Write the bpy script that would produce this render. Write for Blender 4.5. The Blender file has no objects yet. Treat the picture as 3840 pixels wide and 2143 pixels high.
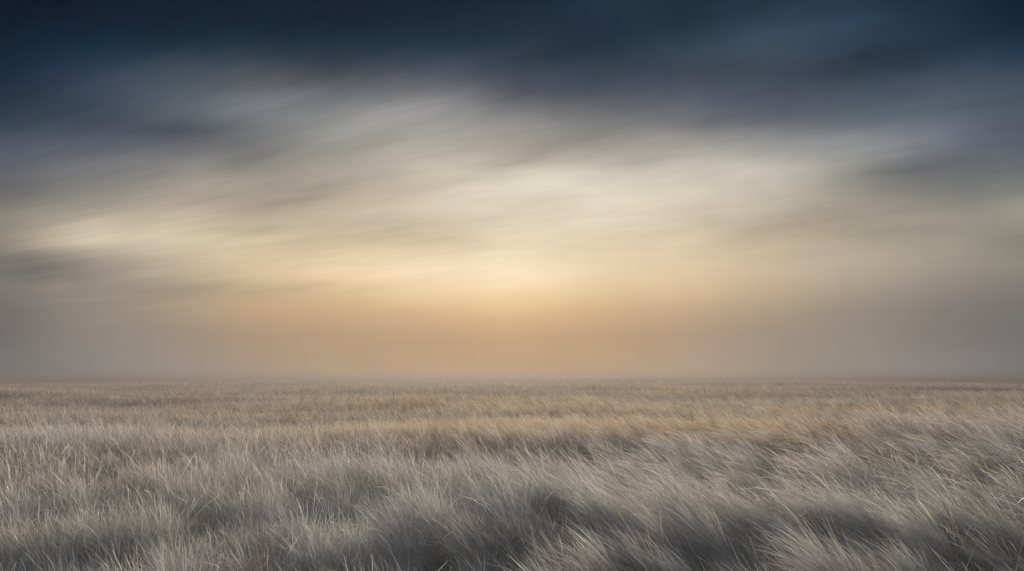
import bpy, math
import numpy as np

R = math.radians
rng = np.random.default_rng(11)
C = bpy.context.scene.collection
sc = bpy.context.scene

SKY_PSI = (20.0, 104.0, 31)
SKY_ROWS = [
    (0, [(115, 119, 120), (115, 119, 120), (116, 120, 121), (128, 128, 129), (139, 136, 135), (148, 142, 137), (155, 145, 137), (161, 147, 134), (166, 149, 131), (171, 151, 131), (175, 154, 130), (176, 153, 129), (176, 153, 129), (178, 153, 129), (178, 152, 129), (179, 152, 128), (176, 150, 126), (177, 152, 127), (177, 154, 128), (176, 155, 132), (175, 157, 136), (169, 154, 137), (162, 152, 138), (156, 147, 137), (150, 143, 137), (145, 141, 138), (140, 138, 138), (131, 132, 134), (119, 125, 127), (118, 124, 127), (118, 124, 127)]),
    (0.8, [(115, 119, 120), (115, 119, 120), (116, 120, 121), (128, 128, 129), (140, 136, 134), (149, 142, 136), (156, 145, 136), (162, 147, 133), (168, 149, 131), (171, 151, 130), (174, 152, 128), (175, 152, 128), (175, 152, 127), (177, 152, 127), (178, 151, 127), (178, 151, 126), (176, 149, 124), (176, 151, 125), (177, 153, 127), (176, 154, 131), (175, 156, 135), (169, 153, 135), (162, 150, 136), (156, 147, 136), (151, 143, 136), (146, 141, 137), (140, 136, 136), (131, 131, 132), (119, 124, 126), (118, 124, 126), (118, 123, 126)]),
    (1.6, [(115, 119, 120), (115, 119, 120), (116, 120, 120), (128, 128, 129), (140, 136, 134), (149, 142, 135), (156, 145, 135), (163, 146, 132), (169, 148, 129), (171, 150, 128), (174, 151, 127), (174, 150, 125), (175, 149, 124), (176, 150, 124), (177, 150, 124), (179, 150, 124), (176, 148, 122), (177, 150, 123), (177, 152, 125), (176, 153, 129), (174, 153, 132), (168, 150, 133), (161, 147, 133), (156, 144, 133), (151, 142, 133), (145, 139, 133), (137, 133, 130), (129, 127, 126), (119, 121, 122), (117, 120, 121), (117, 120, 121)]),
    (2.6, [(115, 118, 119), (115, 118, 119), (117, 119, 119), (129, 128, 127), (141, 136, 132), (149, 141, 133), (157, 143, 132), (164, 146, 130), (170, 147, 127), (172, 149, 126), (174, 150, 125), (175, 149, 124), (175, 148, 122), (177, 149, 122), (179, 149, 122), (182, 151, 122), (180, 150, 121), (180, 151, 122), (179, 151, 124), (177, 151, 127), (174, 151, 130), (168, 148, 130), (161, 145, 130), (155, 142, 130), (150, 140, 130), (143, 135, 128), (133, 127, 124), (124, 120, 119), (115, 115, 115), (114, 114, 114), (113, 114, 113)]),
    (3.8, [(115, 117, 117), (115, 116, 116), (116, 117, 117), (129, 127, 125), (141, 135, 130), (150, 139, 130), (157, 142, 129), (164, 145, 127), (171, 147, 125), (174, 149, 125), (177, 150, 124), (177, 149, 123), (178, 148, 121), (180, 148, 120), (182, 150, 119), (186, 153, 121), (185, 152, 120), (184, 152, 121), (182, 151, 122), (179, 151, 125), (176, 150, 128), (170, 148, 128), (163, 145, 128), (158, 142, 128), (151, 139, 128), (143, 134, 125), (133, 126, 120), (123, 118, 115), (116, 114, 112), (115, 113, 112), (115, 113, 112)]),
    (5, [(114, 115, 114), (113, 114, 113), (114, 114, 113), (129, 126, 123), (142, 134, 128), (150, 138, 128), (157, 141, 126), (165, 144, 124), (172, 146, 123), (176, 149, 124), (181, 152, 125), (184, 153, 124), (187, 155, 124), (191, 158, 125), (195, 161, 126), (201, 166, 129), (199, 165, 129), (197, 164, 128), (195, 163, 128), (191, 161, 130), (187, 160, 132), (180, 156, 131), (173, 152, 130), (164, 147, 129), (155, 142, 128), (146, 135, 125), (136, 128, 121), (127, 121, 117), (121, 116, 113), (121, 115, 113), (122, 116, 114)]),
    (5.95, [(112, 113, 112), (112, 112, 111), (113, 112, 111), (129, 125, 121), (142, 133, 127), (151, 138, 126), (159, 142, 126), (170, 147, 125), (179, 152, 125), (184, 155, 126), (190, 159, 127), (195, 162, 129), (199, 165, 131), (203, 169, 132), (207, 172, 134), (214, 177, 137), (212, 177, 136), (209, 174, 134), (205, 172, 133), (201, 171, 136), (198, 170, 138), (191, 166, 137), (184, 162, 136), (174, 156, 134), (165, 150, 133), (155, 144, 131), (145, 136, 126), (136, 128, 122), (129, 122, 118), (129, 122, 117), (131, 123, 118)]),
    (6.9, [(111, 111, 110), (110, 110, 108), (112, 110, 109), (130, 124, 120), (144, 134, 126), (153, 140, 127), (164, 146, 127), (177, 152, 127), (187, 157, 127), (193, 161, 128), (197, 165, 129), (203, 169, 131), (209, 175, 136), (216, 181, 141), (222, 187, 145), (229, 194, 150), (226, 192, 149), (221, 189, 147), (216, 186, 145), (214, 185, 147), (213, 185, 149), (205, 180, 147), (196, 173, 145), (187, 167, 143), (176, 160, 141), (165, 153, 137), (154, 144, 132), (145, 137, 127), (138, 131, 122), (138, 130, 122), (140, 132, 123)]),
    (7.85, [(110, 109, 108), (110, 109, 108), (113, 110, 109), (130, 124, 120), (145, 135, 126), (156, 141, 127), (169, 150, 129), (183, 157, 129), (194, 162, 129), (199, 167, 131), (205, 173, 133), (214, 182, 141), (225, 194, 152), (232, 200, 157), (235, 203, 160), (237, 206, 162), (235, 205, 161), (230, 201, 159), (225, 198, 156), (224, 198, 158), (223, 197, 160), (214, 189, 156), (204, 181, 152), (195, 175, 150), (185, 169, 149), (176, 162, 145), (165, 154, 139), (155, 145, 133), (146, 138, 126), (142, 134, 123), (141, 134, 122)]),
    (8.8, [(111, 109, 108), (111, 109, 108), (113, 110, 108), (131, 124, 119), (146, 135, 126), (159, 143, 127), (174, 154, 131), (188, 162, 133), (198, 168, 133), (205, 175, 137), (214, 184, 142), (224, 195, 153), (234, 206, 163), (240, 213, 170), (243, 217, 174), (247, 221, 179), (243, 218, 177), (236, 211, 171), (229, 204, 165), (226, 202, 165), (224, 200, 166), (216, 193, 162), (208, 187, 159), (200, 181, 157), (192, 176, 155), (181, 168, 150), (169, 158, 142), (157, 149, 135), (143, 137, 124), (138, 133, 120), (137, 132, 120)]),
    (9.75, [(111, 109, 108), (112, 109, 107), (114, 110, 108), (131, 124, 119), (147, 136, 126), (161, 145, 129), (175, 156, 133), (185, 161, 133), (195, 168, 135), (206, 179, 141), (216, 189, 148), (224, 198, 158), (235, 210, 171), (242, 218, 180), (245, 221, 184), (247, 225, 189), (247, 224, 188), (240, 217, 181), (230, 208, 173), (226, 205, 171), (224, 202, 170), (215, 195, 165), (205, 186, 158), (196, 178, 154), (186, 171, 151), (177, 165, 146), (168, 158, 142), (158, 151, 136), (140, 135, 123), (138, 134, 122), (142, 138, 126)]),
    (10.7, [(112, 109, 107), (112, 109, 107), (115, 110, 108), (133, 125, 119), (148, 137, 126), (158, 144, 128), (167, 150, 130), (184, 163, 136), (191, 167, 135), (203, 178, 143), (226, 200, 159), (241, 215, 175), (246, 222, 184), (246, 223, 188), (243, 222, 189), (246, 226, 193), (245, 225, 191), (235, 215, 181), (227, 207, 173), (224, 204, 172), (222, 202, 172), (212, 193, 165), (200, 181, 155), (189, 172, 149), (177, 163, 144), (164, 154, 137), (155, 147, 133), (152, 145, 132), (150, 144, 131), (154, 149, 135), (155, 150, 137)]),
    (11.65, [(112, 109, 107), (114, 109, 108), (117, 112, 109), (136, 128, 122), (149, 139, 127), (159, 146, 130), (168, 152, 131), (188, 167, 139), (211, 186, 150), (227, 200, 162), (237, 212, 171), (242, 218, 179), (242, 220, 184), (239, 219, 185), (236, 217, 185), (240, 222, 190), (238, 219, 187), (231, 212, 180), (224, 206, 175), (222, 203, 174), (220, 201, 173), (206, 189, 163), (188, 172, 149), (175, 161, 142), (166, 155, 138), (161, 152, 136), (159, 151, 136), (155, 148, 135), (156, 151, 137), (165, 159, 145), (158, 154, 142)]),
    (12.6, [(114, 109, 108), (116, 111, 109), (121, 115, 112), (138, 130, 122), (147, 137, 126), (163, 150, 134), (184, 166, 143), (202, 180, 150), (219, 195, 158), (230, 205, 167), (237, 214, 175), (234, 212, 176), (229, 209, 176), (225, 206, 175), (225, 207, 177), (231, 214, 184), (231, 214, 184), (227, 210, 180), (224, 206, 178), (221, 204, 177), (217, 201, 176), (205, 190, 167), (191, 177, 157), (177, 165, 148), (164, 155, 140), (156, 148, 134), (149, 142, 131), (142, 137, 128), (143, 141, 132), (138, 137, 131), (129, 129, 126)]),
    (13.55, [(116, 111, 109), (120, 114, 112), (123, 117, 113), (143, 134, 125), (149, 139, 128), (172, 159, 142), (190, 173, 149), (206, 185, 155), (222, 198, 163), (225, 203, 167), (225, 203, 169), (221, 201, 168), (216, 197, 167), (212, 194, 166), (214, 197, 170), (224, 208, 181), (227, 211, 184), (226, 211, 184), (225, 210, 185), (219, 204, 181), (212, 198, 176), (205, 192, 172), (199, 187, 168), (188, 178, 161), (170, 163, 148), (150, 144, 133), (136, 132, 125), (126, 126, 121), (124, 125, 122), (117, 119, 119), (108, 111, 114)]),
    (14.5, [(119, 114, 111), (122, 116, 113), (126, 119, 115), (131, 124, 117), (146, 137, 127), (175, 162, 145), (194, 177, 153), (209, 190, 160), (215, 194, 161), (212, 192, 160), (210, 190, 160), (208, 189, 160), (205, 187, 161), (207, 190, 164), (213, 197, 172), (221, 206, 182), (224, 210, 185), (226, 212, 189), (228, 215, 193), (222, 209, 188), (215, 203, 183), (208, 197, 178), (202, 191, 174), (190, 181, 165), (168, 161, 148), (141, 138, 130), (122, 122, 118), (111, 113, 114), (107, 110, 113), (100, 105, 111), (95, 101, 110)]),
    (15.45, [(122, 116, 113), (124, 117, 113), (125, 119, 114), (125, 119, 113), (152, 142, 130), (179, 165, 145), (202, 185, 160), (212, 194, 164), (214, 195, 163), (208, 189, 160), (203, 185, 158), (202, 184, 159), (202, 186, 161), (206, 190, 166), (212, 198, 175), (218, 205, 183), (221, 208, 187), (224, 213, 191), (229, 218, 198), (229, 218, 198), (221, 211, 191), (211, 202, 184), (204, 194, 179), (191, 184, 169), (167, 163, 152), (133, 132, 127), (107, 109, 110), (100, 103, 109), (98, 104, 112), (89, 97, 108), (84, 92, 105)]),
    (16.4, [(123, 116, 113), (132, 125, 119), (121, 116, 112), (124, 118, 112), (159, 149, 136), (193, 179, 158), (209, 193, 167), (215, 198, 169), (210, 193, 163), (202, 185, 158), (201, 184, 159), (201, 184, 161), (205, 190, 167), (215, 200, 178), (218, 205, 184), (220, 208, 187), (219, 207, 188), (221, 211, 192), (225, 216, 196), (218, 209, 191), (210, 201, 185), (204, 196, 181), (202, 193, 180), (193, 186, 174), (169, 166, 157), (145, 145, 141), (125, 128, 131), (108, 113, 122), (91, 98, 110), (82, 90, 102), (81, 88, 100)]),
    (17.35, [(138, 130, 124), (121, 115, 111), (122, 116, 112), (134, 127, 118), (179, 167, 150), (203, 189, 166), (217, 201, 174), (209, 193, 165), (188, 173, 149), (196, 180, 156), (199, 183, 159), (203, 188, 165), (210, 195, 174), (218, 205, 184), (221, 209, 189), (221, 210, 191), (221, 212, 193), (220, 211, 193), (215, 207, 190), (207, 199, 184), (200, 192, 179), (197, 189, 177), (188, 182, 172), (173, 169, 161), (156, 155, 151), (142, 144, 145), (126, 130, 136), (110, 116, 127), (89, 96, 108), (81, 89, 101), (78, 88, 99)]),
    (18.3, [(122, 116, 112), (122, 116, 112), (120, 114, 109), (149, 140, 128), (196, 184, 163), (213, 198, 172), (215, 199, 173), (196, 181, 157), (190, 175, 152), (189, 175, 152), (194, 179, 157), (195, 181, 160), (196, 183, 164), (205, 193, 174), (215, 204, 186), (219, 210, 192), (221, 212, 195), (219, 210, 193), (203, 195, 180), (177, 170, 159), (175, 168, 158), (180, 174, 164), (166, 163, 156), (152, 152, 149), (141, 143, 144), (129, 133, 138), (116, 122, 131), (104, 111, 123), (83, 92, 104), (75, 86, 98), (71, 84, 97)]),
    (19.25, [(121, 116, 112), (120, 115, 110), (123, 116, 109), (162, 152, 137), (212, 198, 173), (207, 193, 168), (208, 193, 169), (196, 181, 159), (178, 165, 145), (179, 166, 147), (186, 173, 153), (188, 176, 157), (192, 180, 163), (199, 187, 170), (200, 190, 173), (203, 194, 177), (211, 202, 185), (205, 197, 181), (186, 179, 167), (175, 168, 158), (173, 167, 157), (165, 160, 153), (144, 143, 142), (126, 128, 132), (111, 116, 123), (98, 106, 116), (91, 100, 111), (85, 94, 106), (74, 86, 98), (68, 82, 96), (63, 78, 94)]),
    (20.2, [(122, 116, 112), (121, 115, 109), (127, 120, 111), (176, 165, 146), (210, 196, 172), (199, 185, 163), (201, 187, 165), (188, 175, 155), (170, 158, 142), (162, 150, 136), (169, 158, 142), (180, 169, 153), (188, 178, 162), (197, 187, 170), (198, 189, 173), (186, 179, 164), (169, 161, 149), (169, 162, 151), (160, 154, 145), (154, 149, 142), (155, 151, 145), (141, 139, 138), (114, 117, 122), (95, 100, 110), (87, 94, 105), (78, 88, 100), (74, 85, 98), (74, 86, 99), (67, 81, 95), (60, 75, 92), (48, 66, 85)]),
    (21.15, [(120, 114, 110), (125, 118, 110), (134, 126, 114), (180, 168, 149), (202, 189, 166), (189, 177, 156), (192, 178, 159), (181, 169, 151), (170, 159, 143), (166, 155, 141), (165, 155, 141), (173, 164, 149), (184, 175, 161), (194, 185, 169), (189, 181, 166), (181, 173, 160), (166, 158, 148), (147, 141, 134), (136, 133, 127), (136, 133, 130), (132, 131, 131), (111, 114, 120), (94, 98, 109), (81, 88, 100), (71, 80, 93), (63, 75, 89), (58, 72, 87), (59, 74, 89), (53, 69, 86), (41, 61, 80), (28, 51, 71)]),
    (22.1, [(121, 115, 109), (129, 122, 112), (137, 129, 116), (170, 159, 142), (183, 172, 153), (177, 166, 149), (179, 167, 151), (173, 162, 147), (166, 156, 142), (165, 155, 142), (167, 158, 145), (172, 164, 151), (179, 172, 159), (183, 175, 163), (177, 170, 159), (170, 162, 152), (160, 153, 145), (146, 141, 136), (132, 130, 128), (122, 123, 125), (111, 113, 119), (95, 100, 110), (80, 87, 99), (68, 76, 90), (57, 68, 82), (46, 59, 74), (41, 57, 73), (44, 60, 77), (34, 54, 73), (24, 46, 66), (16, 38, 56)]),
    (23.05, [(125, 118, 110), (136, 128, 116), (136, 129, 115), (158, 149, 134), (167, 158, 142), (164, 156, 142), (167, 157, 143), (171, 160, 146), (167, 157, 144), (162, 153, 141), (162, 155, 143), (166, 159, 148), (170, 164, 153), (172, 166, 156), (167, 161, 152), (160, 154, 148), (151, 146, 142), (135, 134, 133), (116, 118, 120), (104, 107, 113), (93, 97, 107), (81, 88, 101), (70, 79, 92), (61, 72, 86), (49, 62, 77), (37, 51, 67), (33, 49, 66), (32, 50, 68), (23, 44, 64), (13, 34, 52), (9, 29, 47)]),
    (24, [(129, 122, 112), (136, 128, 115), (134, 128, 115), (150, 143, 129), (153, 147, 135), (153, 146, 135), (158, 150, 139), (165, 156, 144), (155, 148, 137), (151, 145, 135), (154, 148, 139), (158, 153, 144), (160, 156, 148), (164, 160, 152), (159, 155, 149), (149, 147, 143), (135, 134, 134), (114, 115, 119), (98, 101, 108), (87, 91, 102), (77, 84, 96), (68, 76, 90), (60, 71, 84), (57, 70, 85), (51, 67, 83), (42, 60, 78), (35, 53, 72), (26, 47, 65), (16, 36, 54), (8, 28, 46), (6, 26, 44)]),
    (24.95, [(135, 128, 115), (136, 129, 115), (135, 128, 116), (140, 134, 123), (140, 136, 128), (142, 137, 129), (151, 144, 136), (156, 149, 139), (143, 138, 130), (139, 135, 129), (146, 142, 136), (151, 148, 142), (156, 153, 146), (157, 155, 149), (151, 149, 146), (135, 134, 134), (112, 113, 117), (93, 96, 104), (78, 84, 95), (69, 78, 91), (61, 71, 85), (56, 66, 80), (55, 68, 83), (57, 73, 88), (50, 68, 86), (43, 62, 81), (34, 53, 73), (25, 44, 62), (13, 33, 51), (6, 26, 44), (6, 26, 44)]),
    (25.9, [(137, 129, 115), (134, 128, 115), (134, 128, 116), (130, 126, 118), (131, 128, 124), (134, 131, 127), (136, 133, 128), (144, 139, 133), (127, 125, 121), (125, 124, 121), (145, 143, 138), (158, 156, 151), (158, 157, 152), (153, 152, 149), (141, 140, 140), (118, 119, 123), (88, 91, 100), (74, 81, 93), (63, 73, 87), (54, 66, 81), (51, 63, 79), (52, 67, 82), (55, 71, 87), (57, 73, 90), (49, 68, 86), (43, 63, 83), (30, 49, 68), (24, 42, 59), (12, 32, 50), (6, 26, 44), (6, 26, 44)]),
    (26.85, [(136, 129, 115), (135, 128, 116), (127, 122, 114), (120, 117, 114), (125, 124, 121), (121, 120, 119), (129, 127, 125), (131, 128, 126), (120, 120, 119), (125, 124, 123), (139, 139, 136), (151, 151, 147), (152, 152, 150), (145, 145, 145), (132, 132, 136), (101, 104, 112), (74, 80, 92), (61, 71, 86), (50, 63, 79), (42, 58, 75), (43, 59, 76), (47, 65, 81), (51, 68, 85), (53, 72, 90), (46, 65, 84), (38, 57, 78), (25, 44, 62), (24, 42, 59), (12, 32, 50), (6, 26, 44), (6, 26, 44)]),
    (27.8, [(135, 128, 115), (134, 128, 116), (119, 116, 111), (111, 110, 110), (120, 120, 120), (122, 122, 123), (123, 123, 124), (115, 115, 118), (111, 112, 116), (121, 122, 123), (132, 133, 133), (134, 136, 135), (127, 128, 130), (119, 120, 125), (103, 106, 114), (78, 84, 95), (58, 67, 81), (48, 61, 77), (38, 54, 72), (31, 51, 69), (34, 54, 72), (37, 55, 71), (40, 59, 76), (42, 62, 79), (37, 57, 75), (34, 53, 73), (26, 44, 62), (24, 42, 59), (12, 32, 50), (6, 26, 44), (6, 26, 44)]),
    (28.75, [(134, 128, 115), (128, 123, 114), (110, 108, 107), (107, 107, 109), (117, 117, 120), (115, 116, 120), (108, 110, 115), (100, 102, 109), (102, 104, 109), (118, 120, 123), (126, 129, 131), (120, 123, 125), (112, 114, 120), (100, 103, 111), (83, 89, 100), (61, 70, 84), (46, 59, 74), (34, 50, 66), (26, 44, 62), (23, 44, 63), (27, 47, 64), (26, 46, 62), (31, 51, 69), (30, 49, 66), (34, 53, 71), (34, 53, 73), (26, 44, 62), (24, 42, 59), (12, 32, 50), (6, 26, 44), (6, 26, 44)]),
    (29.7, [(136, 129, 117), (121, 117, 112), (103, 102, 104), (103, 103, 108), (110, 112, 117), (102, 105, 112), (95, 98, 107), (87, 91, 99), (94, 98, 105), (118, 122, 127), (119, 124, 128), (109, 113, 118), (94, 98, 106), (81, 87, 97), (65, 74, 88), (48, 62, 77), (36, 55, 72), (28, 47, 66), (22, 42, 61), (21, 42, 62), (24, 44, 62), (22, 43, 60), (24, 45, 62), (28, 48, 64), (34, 53, 71), (34, 53, 73), (26, 44, 62), (24, 42, 59), (12, 32, 50), (6, 26, 44), (6, 26, 44)]),
    (30.65, [(132, 126, 116), (113, 110, 108), (100, 100, 104), (98, 100, 108), (99, 103, 111), (92, 97, 107), (87, 92, 101), (75, 80, 89), (102, 107, 114), (120, 125, 132), (117, 121, 128), (95, 99, 106), (76, 82, 91), (64, 72, 84), (48, 64, 79), (33, 54, 71), (26, 48, 67), (22, 43, 61), (20, 41, 61), (24, 45, 63), (24, 45, 62), (19, 41, 59), (24, 45, 62), (28, 48, 64), (34, 53, 71), (34, 53, 73), (26, 44, 62), (24, 42, 59), (12, 32, 50), (6, 26, 44), (6, 26, 44)]),
    (31.6, [(126, 121, 113), (104, 103, 104), (97, 98, 104), (94, 96, 105), (92, 97, 107), (86, 92, 104), (75, 81, 92), (82, 88, 97), (105, 111, 118), (116, 121, 127), (101, 105, 111), (76, 81, 89), (60, 68, 78), (45, 61, 76), (31, 53, 71), (22, 46, 65), (18, 41, 60), (16, 38, 57), (18, 41, 60), (26, 46, 64), (24, 45, 62), (19, 42, 59), (24, 45, 62), (28, 48, 65), (33, 53, 71), (34, 53, 73), (26, 44, 62), (24, 42, 59), (12, 32, 50), (6, 26, 44), (6, 26, 44)]),
    (32.55, [(120, 116, 111), (102, 101, 104), (95, 96, 105), (89, 94, 104), (86, 93, 105), (76, 83, 96), (75, 82, 94), (90, 97, 106), (104, 110, 117), (104, 108, 115), (87, 91, 97), (62, 69, 78), (41, 57, 71), (28, 50, 68), (20, 45, 63), (15, 38, 58), (13, 35, 54), (12, 36, 55), (16, 40, 59), (26, 46, 64), (24, 45, 62), (19, 42, 59), (23, 45, 62), (28, 48, 65), (33, 52, 70), (34, 53, 73), (26, 44, 62), (24, 42, 59), (12, 32, 50), (6, 26, 44), (6, 26, 44)]),
    (33.5, [(112, 110, 108), (99, 99, 104), (92, 94, 104), (85, 90, 102), (77, 85, 97), (68, 77, 91), (75, 84, 96), (89, 97, 107), (91, 98, 107), (90, 95, 101), (75, 80, 87), (43, 58, 71), (25, 47, 63), (17, 42, 60), (13, 37, 56), (11, 33, 52), (10, 31, 51), (10, 34, 53), (15, 39, 59), (25, 46, 64), (24, 45, 62), (20, 42, 59), (23, 45, 62), (28, 48, 65), (33, 52, 70), (34, 53, 73), (26, 44, 62), (24, 42, 59), (12, 32, 50), (6, 26, 44), (6, 26, 44)]),
    (34.45, [(104, 103, 104), (96, 98, 104), (89, 93, 103), (80, 86, 98), (68, 77, 91), (60, 71, 85), (72, 81, 94), (80, 89, 99), (78, 86, 96), (76, 83, 89), (52, 66, 76), (26, 47, 62), (14, 37, 55), (10, 34, 53), (9, 32, 51), (8, 29, 48), (8, 29, 48), (9, 33, 53), (15, 39, 58), (25, 46, 64), (25, 45, 62), (20, 42, 59), (23, 44, 62), (28, 48, 65), (33, 52, 70), (34, 54, 73), (26, 44, 62), (24, 42, 59), (12, 32, 50), (6, 26, 44), (6, 26, 44)]),
    (35.4, [(102, 102, 104), (94, 96, 105), (86, 91, 102), (73, 81, 93), (58, 70, 84), (55, 67, 83), (68, 78, 93), (70, 81, 93), (66, 76, 87), (53, 67, 78), (30, 50, 65), (14, 37, 54), (8, 30, 48), (8, 29, 49), (7, 29, 48), (7, 27, 47), (8, 29, 48), (9, 33, 52), (14, 38, 58), (24, 45, 64), (25, 46, 63), (20, 42, 60), (23, 44, 61), (28, 48, 65), (33, 52, 70), (34, 54, 73), (26, 44, 62), (24, 42, 59), (12, 32, 50), (6, 26, 44), (6, 26, 44)]),
    (37, [(98, 99, 104), (89, 93, 103), (78, 85, 97), (59, 70, 83), (47, 60, 76), (50, 64, 81), (58, 73, 89), (54, 69, 82), (38, 57, 71), (21, 45, 60), (9, 32, 49), (7, 28, 46), (6, 25, 45), (6, 26, 46), (6, 27, 47), (7, 27, 47), (8, 28, 47), (9, 32, 51), (13, 38, 57), (23, 45, 63), (26, 46, 63), (21, 43, 60), (22, 44, 61), (28, 48, 65), (32, 51, 69), (35, 54, 73), (26, 44, 62), (24, 42, 59), (12, 32, 50), (6, 26, 44), (6, 26, 44)]),
    (39, [(93, 95, 104), (82, 88, 100), (63, 73, 86), (43, 56, 73), (35, 51, 69), (41, 57, 77), (39, 57, 75), (25, 48, 65), (13, 38, 56), (7, 30, 47), (6, 29, 46), (6, 27, 46), (6, 24, 45), (6, 25, 46), (6, 27, 47), (7, 27, 47), (7, 27, 46), (9, 31, 50), (11, 36, 56), (21, 43, 62), (26, 47, 63), (21, 43, 60), (22, 43, 61), (27, 47, 64), (32, 51, 68), (35, 54, 73), (26, 44, 62), (24, 42, 59), (12, 32, 50), (6, 26, 44), (6, 26, 44)]),
    (41.5, [(86, 91, 102), (68, 77, 89), (43, 57, 73), (29, 45, 64), (23, 42, 62), (24, 46, 66), (14, 41, 61), (7, 31, 51), (6, 27, 46), (5, 24, 44), (6, 27, 47), (6, 28, 47), (6, 25, 45), (6, 25, 45), (6, 26, 47), (7, 27, 47), (7, 27, 47), (8, 30, 49), (10, 35, 55), (18, 42, 61), (28, 47, 64), (22, 44, 61), (21, 43, 60), (26, 47, 64), (31, 50, 68), (35, 54, 74), (26, 45, 63), (24, 42, 59), (11, 31, 49), (6, 26, 44), (6, 26, 44)]),
    (44, [(76, 83, 95), (47, 61, 76), (30, 46, 65), (20, 39, 59), (12, 32, 51), (8, 32, 51), (5, 27, 46), (4, 25, 43), (5, 25, 44), (5, 22, 43), (6, 26, 46), (6, 29, 48), (6, 26, 46), (6, 24, 45), (6, 26, 46), (6, 27, 47), (7, 27, 47), (8, 29, 48), (9, 33, 53), (16, 40, 59), (26, 47, 64), (23, 44, 61), (20, 42, 59), (26, 46, 63), (30, 50, 67), (35, 54, 74), (27, 45, 64), (24, 42, 59), (11, 31, 49), (6, 26, 44), (6, 26, 44)]),
    (47, [(55, 67, 81), (32, 47, 66), (20, 39, 59), (11, 30, 49), (5, 22, 39), (3, 20, 39), (3, 16, 35), (4, 21, 40), (4, 25, 43), (5, 23, 43), (5, 24, 44), (6, 28, 47), (6, 28, 47), (6, 25, 45), (6, 25, 45), (6, 27, 47), (7, 27, 47), (7, 27, 46), (9, 32, 51), (13, 38, 57), (24, 45, 63), (25, 45, 62), (19, 42, 59), (25, 46, 63), (29, 49, 66), (36, 55, 74), (27, 46, 64), (24, 42, 59), (10, 31, 49), (6, 26, 44), (6, 26, 44)]),
    (50, [(39, 53, 70), (22, 41, 60), (11, 31, 50), (4, 21, 39), (3, 19, 37), (2, 17, 37), (3, 16, 36), (3, 18, 37), (4, 24, 42), (5, 25, 44), (5, 22, 43), (6, 26, 46), (6, 29, 48), (6, 26, 46), (6, 24, 45), (6, 26, 46), (6, 27, 47), (7, 27, 47), (8, 30, 49), (10, 35, 55), (20, 43, 61), (26, 46, 63), (20, 42, 60), (23, 45, 62), (28, 48, 64), (36, 55, 74), (28, 46, 65), (24, 42, 59), (10, 30, 48), (6, 26, 44), (6, 26, 44)]),
    (53, [(27, 44, 63), (14, 34, 53), (5, 23, 40), (3, 19, 37), (2, 18, 37), (2, 18, 37), (3, 17, 36), (3, 16, 35), (4, 21, 39), (4, 26, 43), (5, 24, 43), (5, 24, 44), (6, 28, 47), (6, 28, 47), (6, 25, 45), (6, 25, 45), (6, 27, 47), (7, 27, 47), (8, 28, 47), (9, 33, 53), (16, 40, 59), (28, 47, 64), (22, 43, 61), (22, 44, 61), (28, 48, 65), (36, 55, 73), (28, 47, 66), (24, 42, 59), (9, 29, 47), (6, 26, 44), (6, 26, 44)]),
    (57, [(17, 37, 56), (6, 23, 41), (3, 18, 37), (2, 18, 37), (2, 18, 37), (2, 18, 37), (2, 18, 37), (3, 17, 36), (3, 16, 35), (4, 22, 40), (4, 25, 44), (5, 23, 43), (5, 24, 44), (6, 28, 47), (6, 27, 46), (6, 24, 45), (6, 25, 46), (6, 27, 47), (7, 27, 47), (8, 30, 49), (10, 36, 56), (23, 45, 63), (24, 45, 62), (20, 42, 60), (27, 47, 65), (34, 53, 72), (29, 48, 67), (24, 42, 59), (7, 28, 46), (6, 26, 44), (6, 26, 44)]),
]


# ---------------------------------------------------------------- helpers
def _hash(ix, iy, seed):
    n = (ix.astype(np.int64) * 374761393 + iy.astype(np.int64) * 668265263 + seed * 974634777) & 0xFFFFFFFF
    n = ((n ^ (n >> 13)) * 1274126177) & 0xFFFFFFFF
    n = n ^ (n >> 16)
    return (n & 0xFFFFFF) / float(0xFFFFFF)

def vnoise(x, y, seed):
    """smooth value noise in -1..1"""
    ix = np.floor(x); iy = np.floor(y)
    fx = x - ix; fy = y - iy
    fx = fx * fx * (3 - 2 * fx); fy = fy * fy * (3 - 2 * fy)
    a = _hash(ix, iy, seed); b = _hash(ix + 1, iy, seed)
    c = _hash(ix, iy + 1, seed); d = _hash(ix + 1, iy + 1, seed)
    return 2 * ((a * (1 - fx) + b * fx) * (1 - fy) + (c * (1 - fx) + d * fx) * fy) - 1

def fbm(x, y, seed, n=3):
    s = 0; a = 1; t = 0
    for k in range(n):
        s = s + a * vnoise(x * 2 ** k + 17.3 * k, y * 2 ** k + 5.1 * k, seed + k); t += a; a *= 0.5
    return s / t

def sstep(a, b, x):
    t = np.clip((x - a) / (b - a), 0, 1)
    return t * t * (3 - 2 * t)

def gauss(x, y, cx, cy, sx, sy):
    return np.exp(-((x - cx) / sx) ** 2 - ((y - cy) / sy) ** 2)

def terrain(x, y):
    x = np.asarray(x, float); y = np.asarray(y, float)
    r = np.hypot(x, y)
    z = 0.045 * fbm(x / 5.0, y / 2.6, 3, 2)
    z = z + 0.34 * vnoise(x / 19 + 3.3, y / 8 + 0.4, 21) * sstep(9, 22, r)
    z = z + 0.55 * vnoise(x / 70 + 0.7, y / 26 + 0.2, 33) * sstep(22, 60, r) * (1 - 0.6 * sstep(300, 700, r))
    z = z + 0.13 * gauss(x, y, 0.5, 18.0, 10, 3.2)               # rise that catches the low light
    z = z - 0.15 * gauss(x, y, 0.5, 12.0, 2.2, 1.2)
    z = z + 2.1 * np.exp(-((x - 10) / 170) ** 2) * sstep(70, 250, y) * (1 - sstep(400, 900, r))
    z = z - 1.5 * sstep(70, 300, r)
    return z

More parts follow.
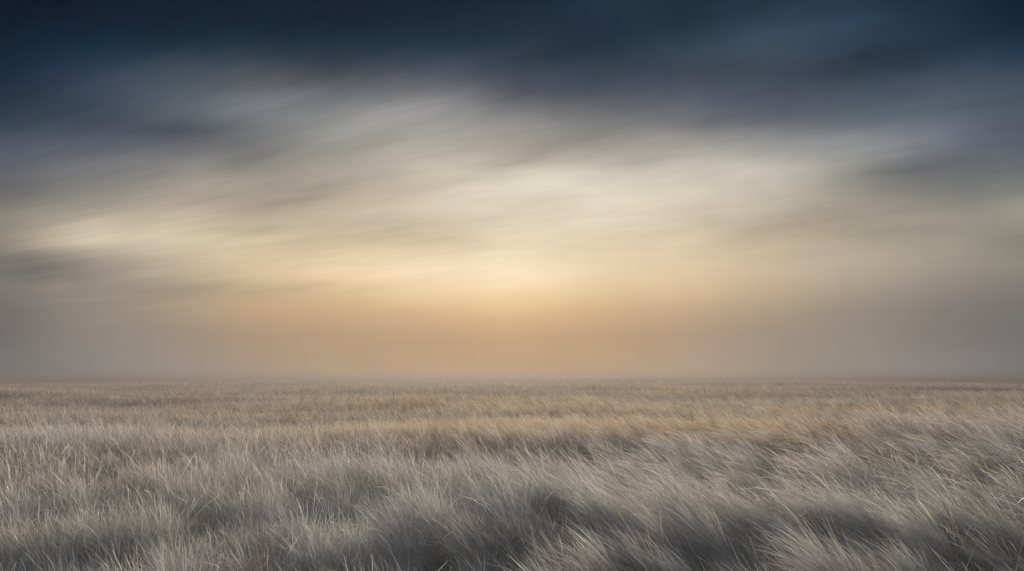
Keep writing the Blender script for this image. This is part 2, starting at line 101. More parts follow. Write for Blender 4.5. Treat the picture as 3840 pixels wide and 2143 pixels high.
def mat(name):
    m = bpy.data.materials.new(name); m.use_nodes = True
    m.node_tree.nodes.clear()
    return m, m.node_tree.nodes, m.node_tree.links

def tag(o, label=None, cat=None, kind=None, group=None):
    if label: o['label'] = label
    if cat: o['category'] = cat
    if kind: o['kind'] = kind
    if group: o['group'] = group
    return o

def mesh_np(name, co, faces, material, cols=None, smooth=True):
    """co (n,3) float, faces (m,4) int"""
    me = bpy.data.meshes.new(name)
    nv, nf = len(co), len(faces)
    me.vertices.add(nv); me.vertices.foreach_set('co', np.ascontiguousarray(co, np.float32).ravel())
    me.loops.add(nf * 4); me.loops.foreach_set('vertex_index', np.ascontiguousarray(faces, np.int32).ravel())
    me.polygons.add(nf)
    me.polygons.foreach_set('loop_start', np.arange(0, nf * 4, 4, dtype=np.int32))
    if smooth: me.polygons.foreach_set('use_smooth', np.ones(nf, bool))
    me.update(calc_edges=True)
    if cols is not None:
        at = me.color_attributes.new('tint', 'BYTE_COLOR', 'POINT')
        at.data.foreach_set('color', np.ascontiguousarray(cols, np.float32).ravel())
    me.materials.append(material)
    o = bpy.data.objects.new(name, me); C.objects.link(o)
    return o

# ---------------------------------------------------------------- materials
def grass_material(name, from_tint=True, col=(0.3, 0.25, 0.18), translucent=0.5, rough=0.6):
    m, N, L = mat(name)
    out = N.new('ShaderNodeOutputMaterial')
    if from_tint:
        a = N.new('ShaderNodeVertexColor'); a.layer_name = 'tint'; csock = a.outputs['Color']
    else:
        a = N.new('ShaderNodeRGB'); a.outputs[0].default_value = (*col, 1); csock = a.outputs[0]
    geo = N.new('ShaderNodeNewGeometry')
    nz = N.new('ShaderNodeTexNoise'); nz.inputs['Scale'].default_value = 9; nz.inputs['Detail'].default_value = 2
    L.new(geo.outputs['Position'], nz.inputs['Vector'])
    mr = N.new('ShaderNodeMapRange'); mr.inputs['From Min'].default_value = 0.3; mr.inputs['From Max'].default_value = 0.7
    mr.inputs['To Min'].default_value = 0.82; mr.inputs['To Max'].default_value = 1.15
    L.new(nz.outputs['Fac'], mr.inputs['Value'])
    mul = N.new('ShaderNodeVectorMath'); mul.operation = 'SCALE'
    L.new(csock, mul.inputs[0]); L.new(mr.outputs[0], mul.inputs['Scale'])
    d = N.new('ShaderNodeBsdfDiffuse'); t = N.new('ShaderNodeBsdfTranslucent')
    g = N.new('ShaderNodeBsdfGlossy'); g.inputs['Roughness'].default_value = rough
    L.new(mul.outputs[0], d.inputs['Color']); L.new(mul.outputs[0], t.inputs['Color'])
    g.inputs['Color'].default_value = (0.9, 0.88, 0.84, 1)
    m1 = N.new('ShaderNodeMixShader'); m1.inputs[0].default_value = translucent
    L.new(d.outputs[0], m1.inputs[1]); L.new(t.outputs[0], m1.inputs[2])
    fr = N.new('ShaderNodeFresnel'); fr.inputs['IOR'].default_value = 1.4
    sc_ = N.new('ShaderNodeMath'); sc_.operation = 'MULTIPLY'; sc_.inputs[1].default_value = 0.35
    L.new(fr.outputs[0], sc_.inputs[0])
    m2 = N.new('ShaderNodeMixShader'); L.new(sc_.outputs[0], m2.inputs[0])
    L.new(m1.outputs[0], m2.inputs[1]); L.new(g.outputs[0], m2.inputs[2])
    L.new(m2.outputs[0], out.inputs['Surface'])
    return m

def ground_material():
    m, N, L = mat('straw_litter_soil')
    out = N.new('ShaderNodeOutputMaterial'); b = N.new('ShaderNodeBsdfPrincipled')
    b.inputs['Roughness'].default_value = 0.95
    geo = N.new('ShaderNodeNewGeometry')
    mp = N.new('ShaderNodeMapping'); mp.inputs['Scale'].default_value = (1, 3.2, 1)
    L.new(geo.outputs['Position'], mp.inputs['Vector'])
    n1 = N.new('ShaderNodeTexNoise'); n1.inputs['Scale'].default_value = 0.045; n1.inputs['Detail'].default_value = 9
    n1.inputs['Roughness'].default_value = 0.62
    L.new(mp.outputs[0], n1.inputs['Vector'])
    cr = N.new('ShaderNodeValToRGB'); e = cr.color_ramp.elements
    e[0].position = 0.33; e[0].color = (0.15, 0.125, 0.095, 1)
    e[1].position = 0.68; e[1].color = (0.34, 0.29, 0.215, 1)
    L.new(n1.outputs['Fac'], cr.inputs[0])
    n2 = N.new('ShaderNodeTexNoise'); n2.inputs['Scale'].default_value = 14; n2.inputs['Detail'].default_value = 5
    L.new(geo.outputs['Position'], n2.inputs['Vector'])
    mx = N.new('ShaderNodeMix'); mx.data_type = 'RGBA'; mx.blend_type = 'MULTIPLY'; mx.inputs[0].default_value = 0.45
    L.new(cr.outputs[0], mx.inputs[6]); L.new(n2.outputs['Color'], mx.inputs[7])
    L.new(mx.outputs[2], b.inputs['Base Color'])
    bp = N.new('ShaderNodeBump'); bp.inputs['Strength'].default_value = 0.5; bp.inputs['Distance'].default_value = 0.05
    L.new(n2.outputs['Fac'], bp.inputs['Height']); L.new(bp.outputs[0], b.inputs['Normal'])
    L.new(b.outputs[0], out.inputs['Surface'])
    return m

M_GRASS = grass_material('dry_grass_blade')

# ---------------------------------------------------------------- ground
def build_ground():
    nr, na = 260, 360
    rr = np.concatenate([[0.0], np.geomspace(0.25, 800, nr - 1)])
    aa = np.linspace(0, 2 * math.pi, na, endpoint=False)
    X = rr[:, None] * np.sin(aa)[None]; Y = rr[:, None] * np.cos(aa)[None]
    X[0] += 0.01 * np.sin(aa); Y[0] += 0.01 * np.cos(aa)
    co = np.stack([X, Y, terrain(X, Y)], -1).reshape(-1, 3)
    i = np.arange(nr - 1)[:, None] * na; j = np.arange(na)[None]; k = (j + 1) % na
    f = np.stack([i + k, i + j, i + na + j, i + na + k], -1).reshape(-1, 4)[:, ::-1]
    f = f[:, ::-1]
    o = mesh_np('ground', co, f, ground_material())
    tag(o, 'rolling straw coloured plain under the dry grass', kind='structure')
build_ground()

# ---------------------------------------------------------------- grass
HOLLOWS = [(-1.8, 6.8, 0.6, 0.5, 0.45), (-0.1, 11.8, 1.7, 0.9, 0.5), (4.1, 5.4, 0.9, 0.5, 0.50), (3.0, 5.9, 0.4, 0.3, 0.35), (5.2, 6.4, 0.5, 0.4, 0.35), (-4.0, 5.3, 0.8, 0.5, 0.45), (-2.7, 5.2, 0.4, 0.3, 0.35),
           (1.8, 5.3, 0.4, 0.3, 0.4), (5.0, 12.4, 0.7, 0.9, 0.5), (1.75, 8.2, 0.5, 0.4, 0.35), (-0.45, 5.4, 0.5, 0.35, 0.45),
           (7.4, 9.9, 1.3, 0.8, 0.35), (1.5, 25, 5, 2.2, 0.30), (-9, 30, 8, 3, 0.4)]

def height_at(x, y):
    h = 0.52 + 0.04 * fbm(x / 1.4, y / 1.0, 51, 2) + 0.13 * vnoise(x / 0.36, y / 0.32, 53) + 0.12 * fbm(x / 9, y / 5, 57, 2)
    k = 1.0
    h = h - 0.06 * sstep(0.1, -0.4, x / (np.abs(y) + 3.5)) - 0.11 * sstep(5.8, 4.2, y)
    for cx, cy, sx, sy, a in HOLLOWS:
        k = k * (1 - a * gauss(x, y, cx, cy, sx, sy))
    return h * k

def wind_at(x, y):
    """lean strength 0..1 and azimuth of the lean (direction the tips point to)"""
    a = x / (np.abs(y) + 3.5)
    m = 0.16 + 0.52 * sstep(-0.30, 0.28, a)
    m = m + 0.17 * fbm(x / 2.3, y / 1.7, 71, 2) + 0.10 * fbm(x / 0.7, y / 0.6, 75, 1)
    m = m * (1 - 0.25 * sstep(25, 60, np.hypot(x, y)))
    az = np.pi + 0.55 * fbm(x / 2.8, y / 2.0, 81, 2) + 0.35 * vnoise(x / 0.8, y / 0.7, 85)
    return np.clip(m, 0.05, 1.0), az

def blade_colour(x, y, n, r2, tone):
    # silver-grey, straw, golden and brown blades in drifting patches; central glow and near-corner shade painted in
    silver = np.array([0.54, 0.575, 0.615]); straw = np.array([0.58, 0.485, 0.38])
    gold_glow = np.array([0.85, 0.57, 0.365]); brown = np.array([0.24, 0.165, 0.105]); olive = np.array([0.27, 0.27, 0.19])
    d = np.hypot(x, y)
    g = sstep(0.1, 1.0, 0.6 * fbm(x / 7, y / 3.2, 91, 2) + 1.2 * gauss(x, y, 0.8, 18.0, 7.5, 4.2) + 0.55 * gauss(x, y, 6, 30, 16, 9) + 0.35 * sstep(20, 60, d) * sstep(0.5, 0.2, np.abs(x / (np.abs(y) + 3))))  # noise patches, plus the warm backlight glow of the centre painted into the tint
    s = np.clip(0.50 + 0.5 * fbm(x / 2.2, y / 1.5, 95, 2) + 0.4 * sstep(14, 6, d) - 0.35 * sstep(15, 30, d) + 0.25 * sstep(0.2, 0.5, np.abs(x / (np.abs(y) + 3))), 0, 1)
    c = straw[None] * (1 - s)[:, None] + silver[None] * s[:, None]
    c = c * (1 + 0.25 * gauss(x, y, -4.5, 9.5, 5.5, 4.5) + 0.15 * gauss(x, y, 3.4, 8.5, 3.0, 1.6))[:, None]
    c = c * (1 - g)[:, None] + gold_glow[None] * (g * (0.92 + 0.36 * g))[:, None]
    b = np.clip(0.10 + 0.5 * gauss(x, y, 4.6, 5.2, 1.6, 1.0) + 0.45 * gauss(x, y, -4.4, 4.8, 1.8, 0.9) + 0.35 * gauss(x, y, 0.5, 4.9, 1.2, 0.5) + 0.12 * sstep(22, 45, d) + 0.55 * sstep(22, 40, d) * sstep(0.05, 0.35, fbm(x / 11, y / 4.0, 103, 2)) + 0.45 * sstep(0.1, 0.6, fbm(x / 4.0, y / 1.6, 99, 2)) + 0.75 * gauss(x, y, 4.8, 23, 2.6, 1.3) + 0.75 * gauss(x, y, 16.5, 28, 2.6, 1.9) + 0.5 * gauss(x, y, 5.6, 12.2, 0.8, 1.2) + 0.3 * gauss(x, y, 0.0, 26, 5, 2.0), 0, 1)  # rusty patches, plus shade of the near corners painted as brown blades
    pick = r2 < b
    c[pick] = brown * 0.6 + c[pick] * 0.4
    pick = (r2 > 0.86)
    c[pick] = olive * 0.7 + c[pick] * 0.3
    v = np.exp(rng.normal(-0.20, 1.0, n) * (0.56 - 0.30 * sstep(30, 90, d)) - 0.02) * (0.40 + 1.15 * tone ** 1.5) * (1 + 0.42 * fbm(x / 1.8, y / 0.9, 107, 3))
    return np.clip(c * np.clip(v, 0.2, 2.2)[:, None], 0.025, 0.85)

D0 = 6200.0
def scatter(r0, r1, th, power):
    """points with density D0*(6/r)^power between radii, azimuth within +-th"""
    area = 2 * th / 2 * (r1 * r1 - r0 * r0)
    if power == 0:
        n = int(D0 * area); r = np.sqrt(rng.uniform(r0 * r0, r1 * r1, n))
    else:
        k = 2 - power
        n = int(D0 * 6 ** power * 2 * th * (r1 ** k - r0 ** k) / k)
        r = (rng.uniform(0, 1, n) * (r1 ** k - r0 ** k) + r0 ** k) ** (1 / k)
    a = rng.uniform(-th, th, n)
    x, y = r * np.sin(a), r * np.cos(a)
    keep = (np.abs(x) < 0.80 * np.maximum(y, 0) + 3.2) & (y > -1.5)
    return x[keep], y[keep], r[keep]

def tuft_pull(x, y, cell, seed, amount):
    """gather roots toward jittered tuft centres, return tuft random numbers"""
    gx = np.floor(x / cell); gy = np.floor(y / cell)
    cx = (gx + 0.2 + 0.6 * _hash(gx, gy, seed)) * cell; cy = (gy + 0.2 + 0.6 * _hash(gx, gy, seed + 1)) * cell
    k = amount * rng.uniform(0.2, 1, len(x)) ** 0.7
    return x + (cx - x) * k, y + (cy - y) * k, _hash(gx, gy, seed + 2), _hash(gx, gy, seed + 3), _hash(gx, gy, seed + 4)

CO, FA, CL = [], [], []
voff = 0
def blades(x, y, r, nseg, wscale, tuft=True):
    global voff
    n = len(x)
    if tuft:
        x, y, t1, t2, t3 = tuft_pull(x, y, 0.33, 7, 0.60)
    else:
        t1, t2, t3 = [rng.uniform(0, 1, n) for _ in range(3)]
    m, az = wind_at(x, y)
    calm = 1 - sstep(0.2, 0.55, m)
    stalk = rng.uniform(0, 1, n) < 0.20
    L = height_at(x, y) * rng.normal(1.0, 0.17, n) * (0.80 + 0.36 * t1)
    L = np.clip(L, 0.12, 1.1) * np.where(stalk, 1.12, 1.0) * (1 + 0.35 * m)
    az = az + (t2 - 0.5) * 0.9 + rng.normal(0, 0.30 + 0.9 * calm, n)
    lean = m * (0.75 + 0.5 * t3) + rng.normal(0, 0.10, n)
    lean = np.clip(np.abs(lean), 0.02, 1.15)
    a0 = R(8) + lean * R(28) ; a1 = lean * R(112) + rng.normal(0, R(9), n) + calm * np.abs(rng.normal(0, R(38), n))
    curl = rng.normal(0, 0.30, n)
    base = np.stack([x, y, terrain(x, y) - 0.02], -1)
    t = np.linspace(0, 1, nseg + 1)
    P = np.zeros((n, nseg + 1, 3)); P[:, 0] = base
    for k in range(nseg):
        tm = (t[k] + t[k + 1]) / 2
        al = a0 + (a1 - a0) * tm ** 1.5
        aa = az + curl * tm
        st = (L / nseg)[:, None]
        P[:, k + 1] = P[:, k] + st * np.stack([np.sin(al) * np.cos(aa), np.sin(al) * np.sin(aa), np.cos(al)], -1)
    gz = terrain(P[:, -1, 0], P[:, -1, 1])
    # width vector: horizontal-ish, random facing
    rot = rng.uniform(0, 2 * math.pi, n)
    tan = P[:, -1] - P[:, 0]; tan /= np.linalg.norm(tan, axis=1)[:, None]
    ref = np.stack([np.cos(rot), np.sin(rot), 0 * rot], -1)
    W = np.cross(tan, ref); W /= (np.linalg.norm(W, axis=1)[:, None] + 1e-6)
    w = wscale * np.clip(np.exp(rng.normal(0.0, 0.42, n)), 0.45, 2.6)
    prof = np.clip(1.0 - t ** 3.0, 0.10, 1)                      # leaf taper
    ps = np.where(t > 0.72, 2.3 * np.sin(np.pi * np.clip((t - 0.72) / 0.30, 0, 1)) + 0.25, 0.42)   # stalk with a seed head
    pr = np.where(stalk[:, None], ps[None], prof[None]) * (w * 0.5)[:, None]
    off = W[:, None, :] * pr[:, :, None]
    V = np.stack([P - off, P + off], 2).reshape(n, -1, 3)        # n, (nseg+1)*2, 3
    m2 = (nseg + 1) * 2
    f = np.array([[2 * k, 2 * k + 1, 2 * k + 3, 2 * k + 2] for k in range(nseg)])
    F = (np.arange(n) * m2)[:, None, None] + f[None] + voff
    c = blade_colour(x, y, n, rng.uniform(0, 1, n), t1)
    c[stalk] = np.clip(c[stalk] * 1.10 + 0.02, 0, 0.85)
    cc = np.ones((n, m2, 4), np.float32); cc[:, :, :3] = c[:, None]
    head = np.repeat(t > 0.70, 2)                               # the seed heads are bleached paler than their stems
    pale = np.clip(0.80 * c + 0.25 * np.array([0.72, 0.70, 0.67]), 0, 0.85)
    cc[:, :, :3] = np.where((stalk[:, None] & head[None])[:, :, None], pale[:, None], cc[:, :, :3])
    CO.append(V.reshape(-1, 3).astype(np.float32)); FA.append(F.reshape(-1, 4).astype(np.int32)); CL.append(cc.reshape(-1, 4))
    voff += n * m2

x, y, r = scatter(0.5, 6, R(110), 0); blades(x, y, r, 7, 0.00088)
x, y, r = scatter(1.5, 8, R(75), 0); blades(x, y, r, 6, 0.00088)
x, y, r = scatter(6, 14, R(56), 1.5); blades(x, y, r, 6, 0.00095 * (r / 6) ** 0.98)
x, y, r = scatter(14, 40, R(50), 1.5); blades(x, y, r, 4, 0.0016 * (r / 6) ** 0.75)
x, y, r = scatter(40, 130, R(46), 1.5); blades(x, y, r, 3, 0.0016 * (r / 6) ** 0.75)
x, y, r = scatter(130, 420, R(42), 1.6); blades(x, y, r, 2, 0.0030 * (r / 6) ** 0.9, False)
co = np.concatenate(CO); fa = np.concatenate(FA); cl = np.concatenate(CL)
print('grass verts', len(co), 'faces', len(fa))
go = mesh_np('grass', co, fa, M_GRASS, cl)
tag(go, 'dry silver and straw coloured grass bending in the wind across the plain', 'grass', 'stuff')
del co, fa, cl, CO, FA, CL

# ---------------------------------------------------------------- single stalks that stand out of the grass
EYE = float(terrain(0, 0)) + 1.75
M_DARK = grass_material('dark_dead_stem', False, (0.055, 0.045, 0.035), 0.0, 0.7)
M_PALE = grass_material('pale_straw_stem', False, (0.66, 0.62, 0.55), 0.2, 0.5)
M_PINK = grass_material('rosy_plume', False, (0.62, 0.53, 0.49), 0.25, 0.6)
M_TAN = grass_material('tan_plume', False, (0.50, 0.46, 0.39), 0.25, 0.6)
M_WHITE = grass_material('white_seed_down', False, (0.82, 0.81, 0.78), 0.4, 0.6)

def tube(name, pts, radii, material, parent, sides=7):
    pts = np.asarray(pts, float); n = len(pts)
    T = np.gradient(pts, axis=0); T /= np.linalg.norm(T, axis=1)[:, None] + 1e-9
    U = np.cross(T, np.array([0.31, 0.95, 0.05])); U /= np.linalg.norm(U, axis=1)[:, None] + 1e-9
    W = np.cross(T, U)
    a = np.linspace(0, 2 * math.pi, sides, endpoint=False)
    ring = pts[:, None] + (U[:, None] * np.cos(a)[None, :, None] + W[:, None] * np.sin(a)[None, :, None]) * np.asarray(radii)[:, None, None]
    co = ring.reshape(-1, 3)
    i = np.arange(n - 1)[:, None] * sides; j = np.arange(sides)[None]; k = (j + 1) % sides
    f = np.stack([i + j, i + k, i + sides + k, i + sides + j], -1).reshape(-1, 4)
    o = mesh_np(name, co, f, material); o.parent = parent
    return o

def bezier(a, b, c, n=14):
    t = np.linspace(0, 1, n)[:, None]
    return (1 - t) ** 2 * a + 2 * t * (1 - t) * b + t * t * c

def awns(name, pts, count, length, width, material, parent, spread=0.5, seed=1):
    """feathery head: many fine bristles leaving the axis"""
    g = np.random.default_rng(seed)
    pts = np.asarray(pts); n = len(pts)
    s = g.uniform(0, n - 1.001, count); i = s.astype(int); fr = (s - i)[:, None]
    p = pts[i] * (1 - fr) + pts[i + 1] * fr
    d = pts[i + 1] - pts[i]; d /= np.linalg.norm(d, axis=1)[:, None]
    r = g.normal(0, 1, (count, 3)); r -= (r * d).sum(1)[:, None] * d; r /= np.linalg.norm(r, axis=1)[:, None]
    L = (length * g.uniform(0.5, 1.1, count) * np.sin(np.pi * (0.12 + 0.86 * s / (n - 1))))[:, None]
    q = p + L * (d + r * spread) / math.hypot(1, spread); m = (p + q) / 2 + r * L * 0.08
    w = np.cross(d, r) * width / 2
    co = np.stack([p - w, p + w, m - w, m + w, q - w * .3, q + w * .3], 1).reshape(-1, 3)
    f = (np.arange(count) * 6)[:, None, None] + np.array([[0, 1, 3, 2], [2, 3, 5, 4]])[None]
    o = mesh_np(name, co, f.reshape(-1, 4), material); o.parent = parent
    return o

def stalk(kind, label, cat, base, tip, mid, rad, material, group=None, head=None, branch=None):
    """base (x, y), tip (x, y, height relative to the eye), mid = sideways and upward pull of the bend"""
    b = np.array([base[0], base[1], float(terrain(base[0], base[1])) - 0.02]); t = np.array([tip[0], tip[1], tip[2] + EYE])
    root = bpy.data.objects.new(kind, None); C.objects.link(root); root.empty_display_size = 0.1
    root.location = b
    tag(root, label, cat, None, group)
    B = np.zeros(3); T = t - b; Mp = T * 0.5 + np.array([mid[0], 0, mid[1]])
    ax = bezier(B, Mp, T, 18)
    tube('stem', ax, np.linspace(rad, rad * 0.45, 18), material, root)
    if branch:
        for dx, dz, l0 in branch:
            k = int(l0 * 17); a = ax[k]
            tube('branch', bezier(a, a + np.array([dx * .6, 0, dz * .4]), a + np.array([dx, 0.01, dz]), 8), np.linspace(rad * .7, rad * .35, 8), material, root)
    if head:
        hm, frac, cnt, ln, wd, spr, sd = head
        k = max(1, int((1 - frac) * 17)); awns('seed_head', ax[k:], cnt, ln, wd, hm, root, spr, sd)
    return root

stalk('dead_stem', 'dark upright dead stem standing alone far out near the right of the horizon', 'dead stem', (16.78, 60.0), (16.70, 60.0, -0.62), (0, 0), 0.030, M_DARK, 'dark dead stems')
stalk('dead_stem', 'short dark leaning dead stem at the right end of the golden glow band in the grass', 'dead stem', (5.86, 22.0), (5.66, 22.0, -1.00), (0, 0.02), 0.016, M_DARK, 'dark dead stems')
stalk('dead_stem', 'dark forked dead stem in the far grass left of centre', 'dead stem', (-11.66, 38.0), (-11.48, 38.0, -0.92), (-0.02, 0), 0.013, M_DARK, 'dark dead stems', branch=[(-0.06, 0.20, 0.7), (0.09, 0.10, 0.8)])
stalk('dead_stem', 'dark thin dead stem a little right of the forked one', 'dead stem', (-9.47, 36.0), (-9.40, 36.0, -1.0), (0, 0), 0.016, M_DARK, 'dark dead stems', branch=[(0.09, 0.16, 0.7)])
stalk('dead_stem', 'tallest dark thin dead stem in the far grass just left of centre', 'dead stem', (-7.21, 42.0), (-7.2, 42.0, -0.76), (0.02, 0), 0.018, M_DARK, 'dark dead stems')

stalk('grass_plume', 'rosy upright plume in the foreground centre standing out of grey grass', 'plume', (0.30, 5.22), (0.12, 5.2, -0.99), (-0.02, 0.10), 0.0022, M_PINK, 'plumes in the foreground grass', head=(M_PINK, 0.50, 420, 0.05, 0.0011, 0.35, 3))
stalk('grass_plume', 'tan leaning plume above the dark hollow at bottom right', 'plume', (3.36, 4.95), (3.05, 5.0, -0.86), (-0.03, 0.16), 0.0024, M_TAN, 'plumes in the foreground grass', head=(M_TAN, 0.45, 380, 0.055, 0.0012, 0.30, 4))
stalk('grass_plume', 'rosy plume arching over left of and behind the upright rosy one', 'plume', (0.52, 6.42), (-0.06, 6.4, -1.02), (-0.02, 0.26), 0.0022, M_PINK, 'plumes in the foreground grass', head=(M_PINK, 0.45, 380, 0.06, 0.0012, 0.30, 5))
stalk('grass_plume', 'silver plume bent left in the foreground left of centre', 'plume', (-0.45, 6.0), (-0.86, 6.0, -1.03), (-0.02, 0.2), 0.0022, M_PALE, 'plumes in the foreground grass', head=(M_PALE, 0.45, 360, 0.055, 0.0011, 0.30, 6))
stalk('bent_stem', 'bright pale stem arching to the left right of centre', 'grass stem', (2.62, 6.2), (2.12, 6.2, -0.95), (0.05, 0.36), 0.0032, M_PALE, 'bright arching stems')
stalk('bent_stem', 'shorter pale stem arching just below the bright one', 'grass stem', (2.66, 6.1), (2.18, 6.1, -1.02), (0.06, 0.34), 0.0026, M_PALE, 'bright arching stems')
stalk('broken_straw', 'straight pale straw sloping up to the right at the bottom right corner', 'straw', (3.05, 4.6), (3.31, 4.6, -1.02), (0, 0.0), 0.0026, M_PALE)
stalk('broken_straw', 'short tan straw lying across the dark hollow at bottom right', 'straw', (2.80, 4.8), (3.23, 4.8, -0.95), (-0.02, 0.05), 0.0028, M_TAN)
stalk('upright_stem', 'tan upright stem leaning left out of the dark hollow beside the straight straw', 'grass stem', (3.36, 4.7), (3.13, 4.7, -0.80), (0.02, 0.05), 0.0028, M_TAN, head=(M_TAN, 0.25, 90, 0.03, 0.001, 0.3, 9))
stalk('seed_stem', 'thin stem carrying a white downy seed tuft in the left foreground', 'grass stem', (-3.24, 6.0), (-3.27, 6.0, -1.0), (0.01, 0), 0.0022, M_PALE, head=(M_WHITE, 0.07, 160, 0.028, 0.0012, 1.6, 10))


# ---------------------------------------------------------------- haze
HZ_DENS = 0.0078
def build_haze():
    z0, z1, h = -4.8, 2.5, 803.0
    co = [(sx * h, sy * h, z) for z in (z0, z1) for sx, sy in ((-1, -1), (1, -1), (1, 1), (-1, 1))]
    fa = [(3, 2, 1, 0), (4, 5, 6, 7), (0, 1, 5, 4), (1, 2, 6, 5), (2, 3, 7, 6), (3, 0, 4, 7)]
    me = bpy.data.meshes.new('haze'); me.from_pydata(co, [], fa); me.update()
    m, N, L = mat('evening_haze')
    out = N.new('ShaderNodeOutputMaterial'); v = N.new('ShaderNodeVolumePrincipled')
    v.inputs['Color'].default_value = (0.185, 0.18, 0.19, 1)
    v.inputs['Density'].default_value = HZ_DENS
    v.inputs['Anisotropy'].default_value = 0.5
    L.new(v.outputs[0], out.inputs['Volume'])
    me.materials.append(m)
    o = bpy.data.objects.new('haze', me); C.objects.link(o)
    tag(o, 'thin warm evening haze lying over the plain', 'haze', 'stuff')
build_haze()

# ---------------------------------------------------------------- sky
def s2l(v):
    v = v / 255.0
    return v / 12.92 if v <= 0.04045 else ((v + 0.055) / 1.055) ** 2.4

SUN_AZ, SUN_EL = -1.6, 9.5         # degrees from +Y (clockwise) / above the horizon
def build_world():
    w = bpy.data.worlds.new('World'); sc.world = w; w.use_nodes = True
    N = w.node_tree.nodes; L = w.node_tree.links; N.clear()
    out = N.new('ShaderNodeOutputWorld'); bg = N.new('ShaderNodeBackground')
    L.new(bg.outputs[0], out.inputs[0])
    tc = N.new('ShaderNodeTexCoord')
    def math_(op, a, b=None, c=None, clamp=False):
        n = N.new('ShaderNodeMath'); n.operation = op; n.use_clamp = clamp
        for i, s in enumerate((a, b, c)):
            if s is None: continue
            if isinstance(s, (int, float)): n.inputs[i].default_value = s
            else: L.new(s, n.inputs[i])
        return n.outputs[0]
    def dot(v):
        n = N.new('ShaderNodeVectorMath'); n.operation = 'DOT_PRODUCT'
        L.new(tc.outputs['Generated'], n.inputs[0]); n.inputs[1].default_value = v
        return n.outputs['Value']
    A = R(62)                                   # the cloud streets run toward a point low on the left
    cv = dot((-math.sin(A), math.cos(A), 0)); cp = dot((math.cos(A), math.sin(A), 0)); cz = dot((0, 0, 1))
    psi = math_('MULTIPLY', math_('ARCCOSINE', math_('MINIMUM', math_('MAXIMUM', cv, -1.0), 1.0)), 180 / math.pi)
    phi = math_('MULTIPLY', math_('ARCTAN2', cz, cp), 180 / math.pi)
    phi = math_('ABSOLUTE', phi)
    # streaky noise along the streets
    def streak(sx, sy, detail, seed, rough=0.5):
        cb = N.new('ShaderNodeCombineXYZ')
        L.new(math_('MULTIPLY', psi, sx), cb.inputs[0]); L.new(math_('MULTIPLY', phi, sy), cb.inputs[1]); cb.inputs[2].default_value = seed
        n = N.new('ShaderNodeTexNoise'); n.inputs['Scale'].default_value = 1; n.inputs['Detail'].default_value = detail
        n.inputs['Roughness'].default_value = rough
        L.new(cb.outputs[0], n.inputs['Vector'])
        return math_('SUBTRACT', n.outputs['Fac'], 0.5)
    amt = N.new('ShaderNodeMapRange'); amt.inputs['From Min'].default_value = 5; amt.inputs['From Max'].default_value = 13
    L.new(phi, amt.inputs['Value'])
    w1 = streak(0.08, 0.20, 2, 3.1)
    phiw = math_('ADD', phi, math_('MULTIPLY', math_('MULTIPLY', w1, 2.6), amt.outputs[0]))
    p0, p1, npsi = SKY_PSI
    u = N.new('ShaderNodeMapRange'); u.inputs['From Min'].default_value = p0; u.inputs['From Max'].default_value = p1
    w2 = streak(0.06, 0.10, 2, 9.7)
    L.new(math_('ADD', psi, math_('MULTIPLY', w2, 2.0)), u.inputs['Value'])
    prev = None; pphi = None
    rows = SKY_ROWS
    for ph, cols in rows:
        cr = N.new('ShaderNodeValToRGB'); e = cr.color_ramp.elements; cr.color_ramp.interpolation = 'CARDINAL'
        e[0].position = 0.0; e[1].position = 1.0
        for i in range(1, npsi - 1): e.new(i / (npsi - 1))
        e = sorted(cr.color_ramp.elements, key=lambda q: q.position)
        for el, c in zip(e, cols): el.color = (s2l(c[0]), s2l(c[1]), s2l(c[2]), 1)
        L.new(u.outputs[0], cr.inputs[0])
        if prev is None: prev = cr.outputs[0]
        else:
            mr = N.new('ShaderNodeMapRange'); mr.inputs['From Min'].default_value = pphi; mr.inputs['From Max'].default_value = ph
            L.new(phiw, mr.inputs['Value'])
            mx = N.new('ShaderNodeMix'); mx.data_type = 'RGBA'
            L.new(mr.outputs[0], mx.inputs[0]); L.new(prev, mx.inputs[6]); L.new(cr.outputs[0], mx.inputs[7])
            prev = mx.outputs[2]
        pphi = ph
    # overhead and behind, out of view: even blue-grey fill added to brighten the grass
    back = N.new('ShaderNodeMapRange'); back.interpolation_type = 'SMOOTHSTEP'
    back.inputs['From Min'].default_value = 58; back.inputs['From Max'].default_value = 105
    L.new(phi, back.inputs['Value'])
    mx = N.new('ShaderNodeMix'); mx.data_type = 'RGBA'; mx.inputs[7].default_value = (*BACK_SKY_FILL, 1)
    L.new(back.outputs[0], mx.inputs[0]); L.new(prev, mx.inputs[6]); prev = mx.outputs[2]
    # brightness streaks
    n1 = streak(0.05, 0.34, 3, 1.7, 0.55); n2 = streak(0.16, 0.85, 4, 5.2, 0.55); n3 = streak(0.25, 2.4, 3, 8.3, 0.5)
    g = math_('ADD', math_('MULTIPLY', n1, 0.14), math_('ADD', math_('MULTIPLY', n2, 0.26), math_('MULTIPLY', n3, 0.14)))
    g = math_('ADD', math_('MULTIPLY', g, amt.outputs[0]), 1.0)
    sc1 = N.new('ShaderNodeVectorMath'); sc1.operation = 'SCALE'; L.new(prev, sc1.inputs[0]); L.new(g, sc1.inputs['Scale'])
    # clear air showing thinly between the clouds
    sky = N.new('ShaderNodeTexSky'); sky.sky_type = 'NISHITA'; sky.sun_disc = False
    sky.sun_elevation = R(SUN_EL); sky.sun_rotation = R(SUN_AZ); sky.air_density = 1.0; sky.dust_density = 1.0
    s2 = N.new('ShaderNodeVectorMath'); s2.operation = 'SCALE'; s2.inputs['Scale'].default_value = 0.05
    L.new(sky.outputs[0], s2.inputs[0])
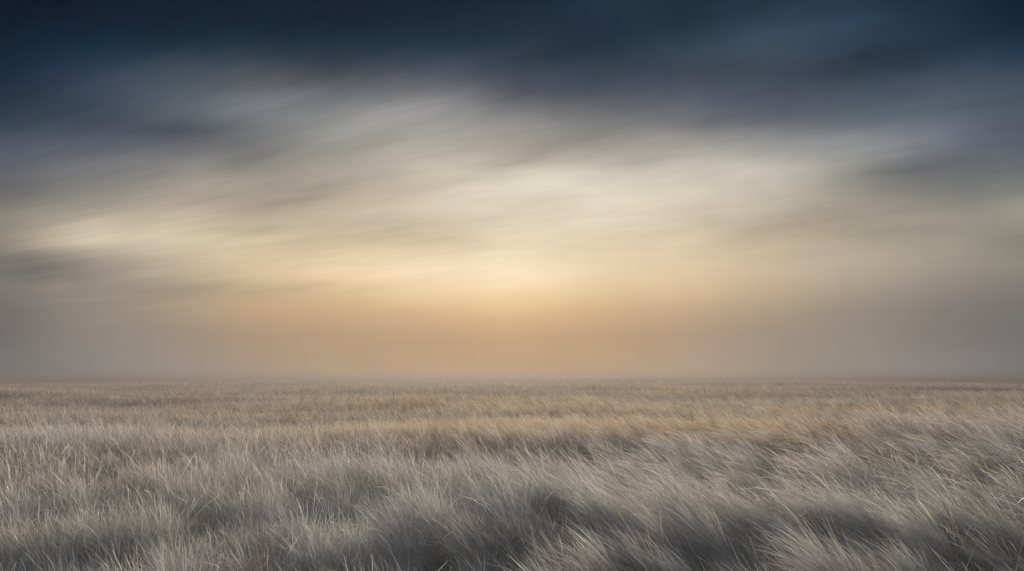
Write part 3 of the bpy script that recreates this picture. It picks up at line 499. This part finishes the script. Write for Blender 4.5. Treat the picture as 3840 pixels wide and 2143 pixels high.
    mx = N.new('ShaderNodeMix'); mx.data_type = 'RGBA'; mx.inputs[0].default_value = 0.03
    L.new(sc1.outputs[0], mx.inputs[6]); L.new(s2.outputs[0], mx.inputs[7])
    L.new(mx.outputs[2], bg.inputs['Color']); bg.inputs['Strength'].default_value = 1.0
    w.cycles.sampling_method = 'MANUAL'; w.cycles.sample_map_resolution = 512
BACK_SKY_FILL = (0.40, 0.44, 0.50)
build_world()

# ---------------------------------------------------------------- sun behind thin cloud
sl = bpy.data.lights.new('sun', 'SUN'); sl.energy = 4.8; sl.angle = R(5); sl.color = (1.0, 0.82, 0.62)
so = bpy.data.objects.new('sun', sl); C.objects.link(so)
from mathutils import Vector
sd = Vector((math.sin(R(SUN_AZ)) * math.cos(R(SUN_EL)), math.cos(R(SUN_AZ)) * math.cos(R(SUN_EL)), math.sin(R(SUN_EL))))
so.rotation_euler = sd.to_track_quat('Z', 'Y').to_euler(); so.location = (0, 0, 30)

# ---------------------------------------------------------------- camera
cam = bpy.data.cameras.new('camera'); cam.sensor_width = 36; cam.lens = 24.0; cam.clip_start = 0.05; cam.clip_end = 6000
co_ = bpy.data.objects.new('camera', cam); C.objects.link(co_)
CAM_Z = float(terrain(0, 0)) + 1.75
co_.location = (0, 0, CAM_Z); co_.rotation_euler = (R(90 + 7.84), 0, 0)
sc.camera = co_
print('camera z', CAM_Z)

sc.view_settings.view_transform = 'Standard'; sc.view_settings.look = 'None'
sc.view_settings.exposure = 0.0; sc.view_settings.gamma = 1.0; sc.view_settings.use_curve_mapping = False
sc.render.engine = 'CYCLES'
cy = sc.cycles
cy.max_bounces = 5; cy.diffuse_bounces = 1; cy.glossy_bounces = 1; cy.transmission_bounces = 3; cy.volume_bounces = 1
cy.use_denoising = True; cy.denoiser = 'OPENIMAGEDENOISE'; cy.denoising_prefilter = 'NONE'
cy.use_adaptive_sampling = True; cy.adaptive_threshold = 0.01
cy.sample_clamp_indirect = 4; cy.sample_clamp_direct = 5
cy.caustics_reflective = False; cy.caustics_refractive = False
sc.render.film_transparent = False
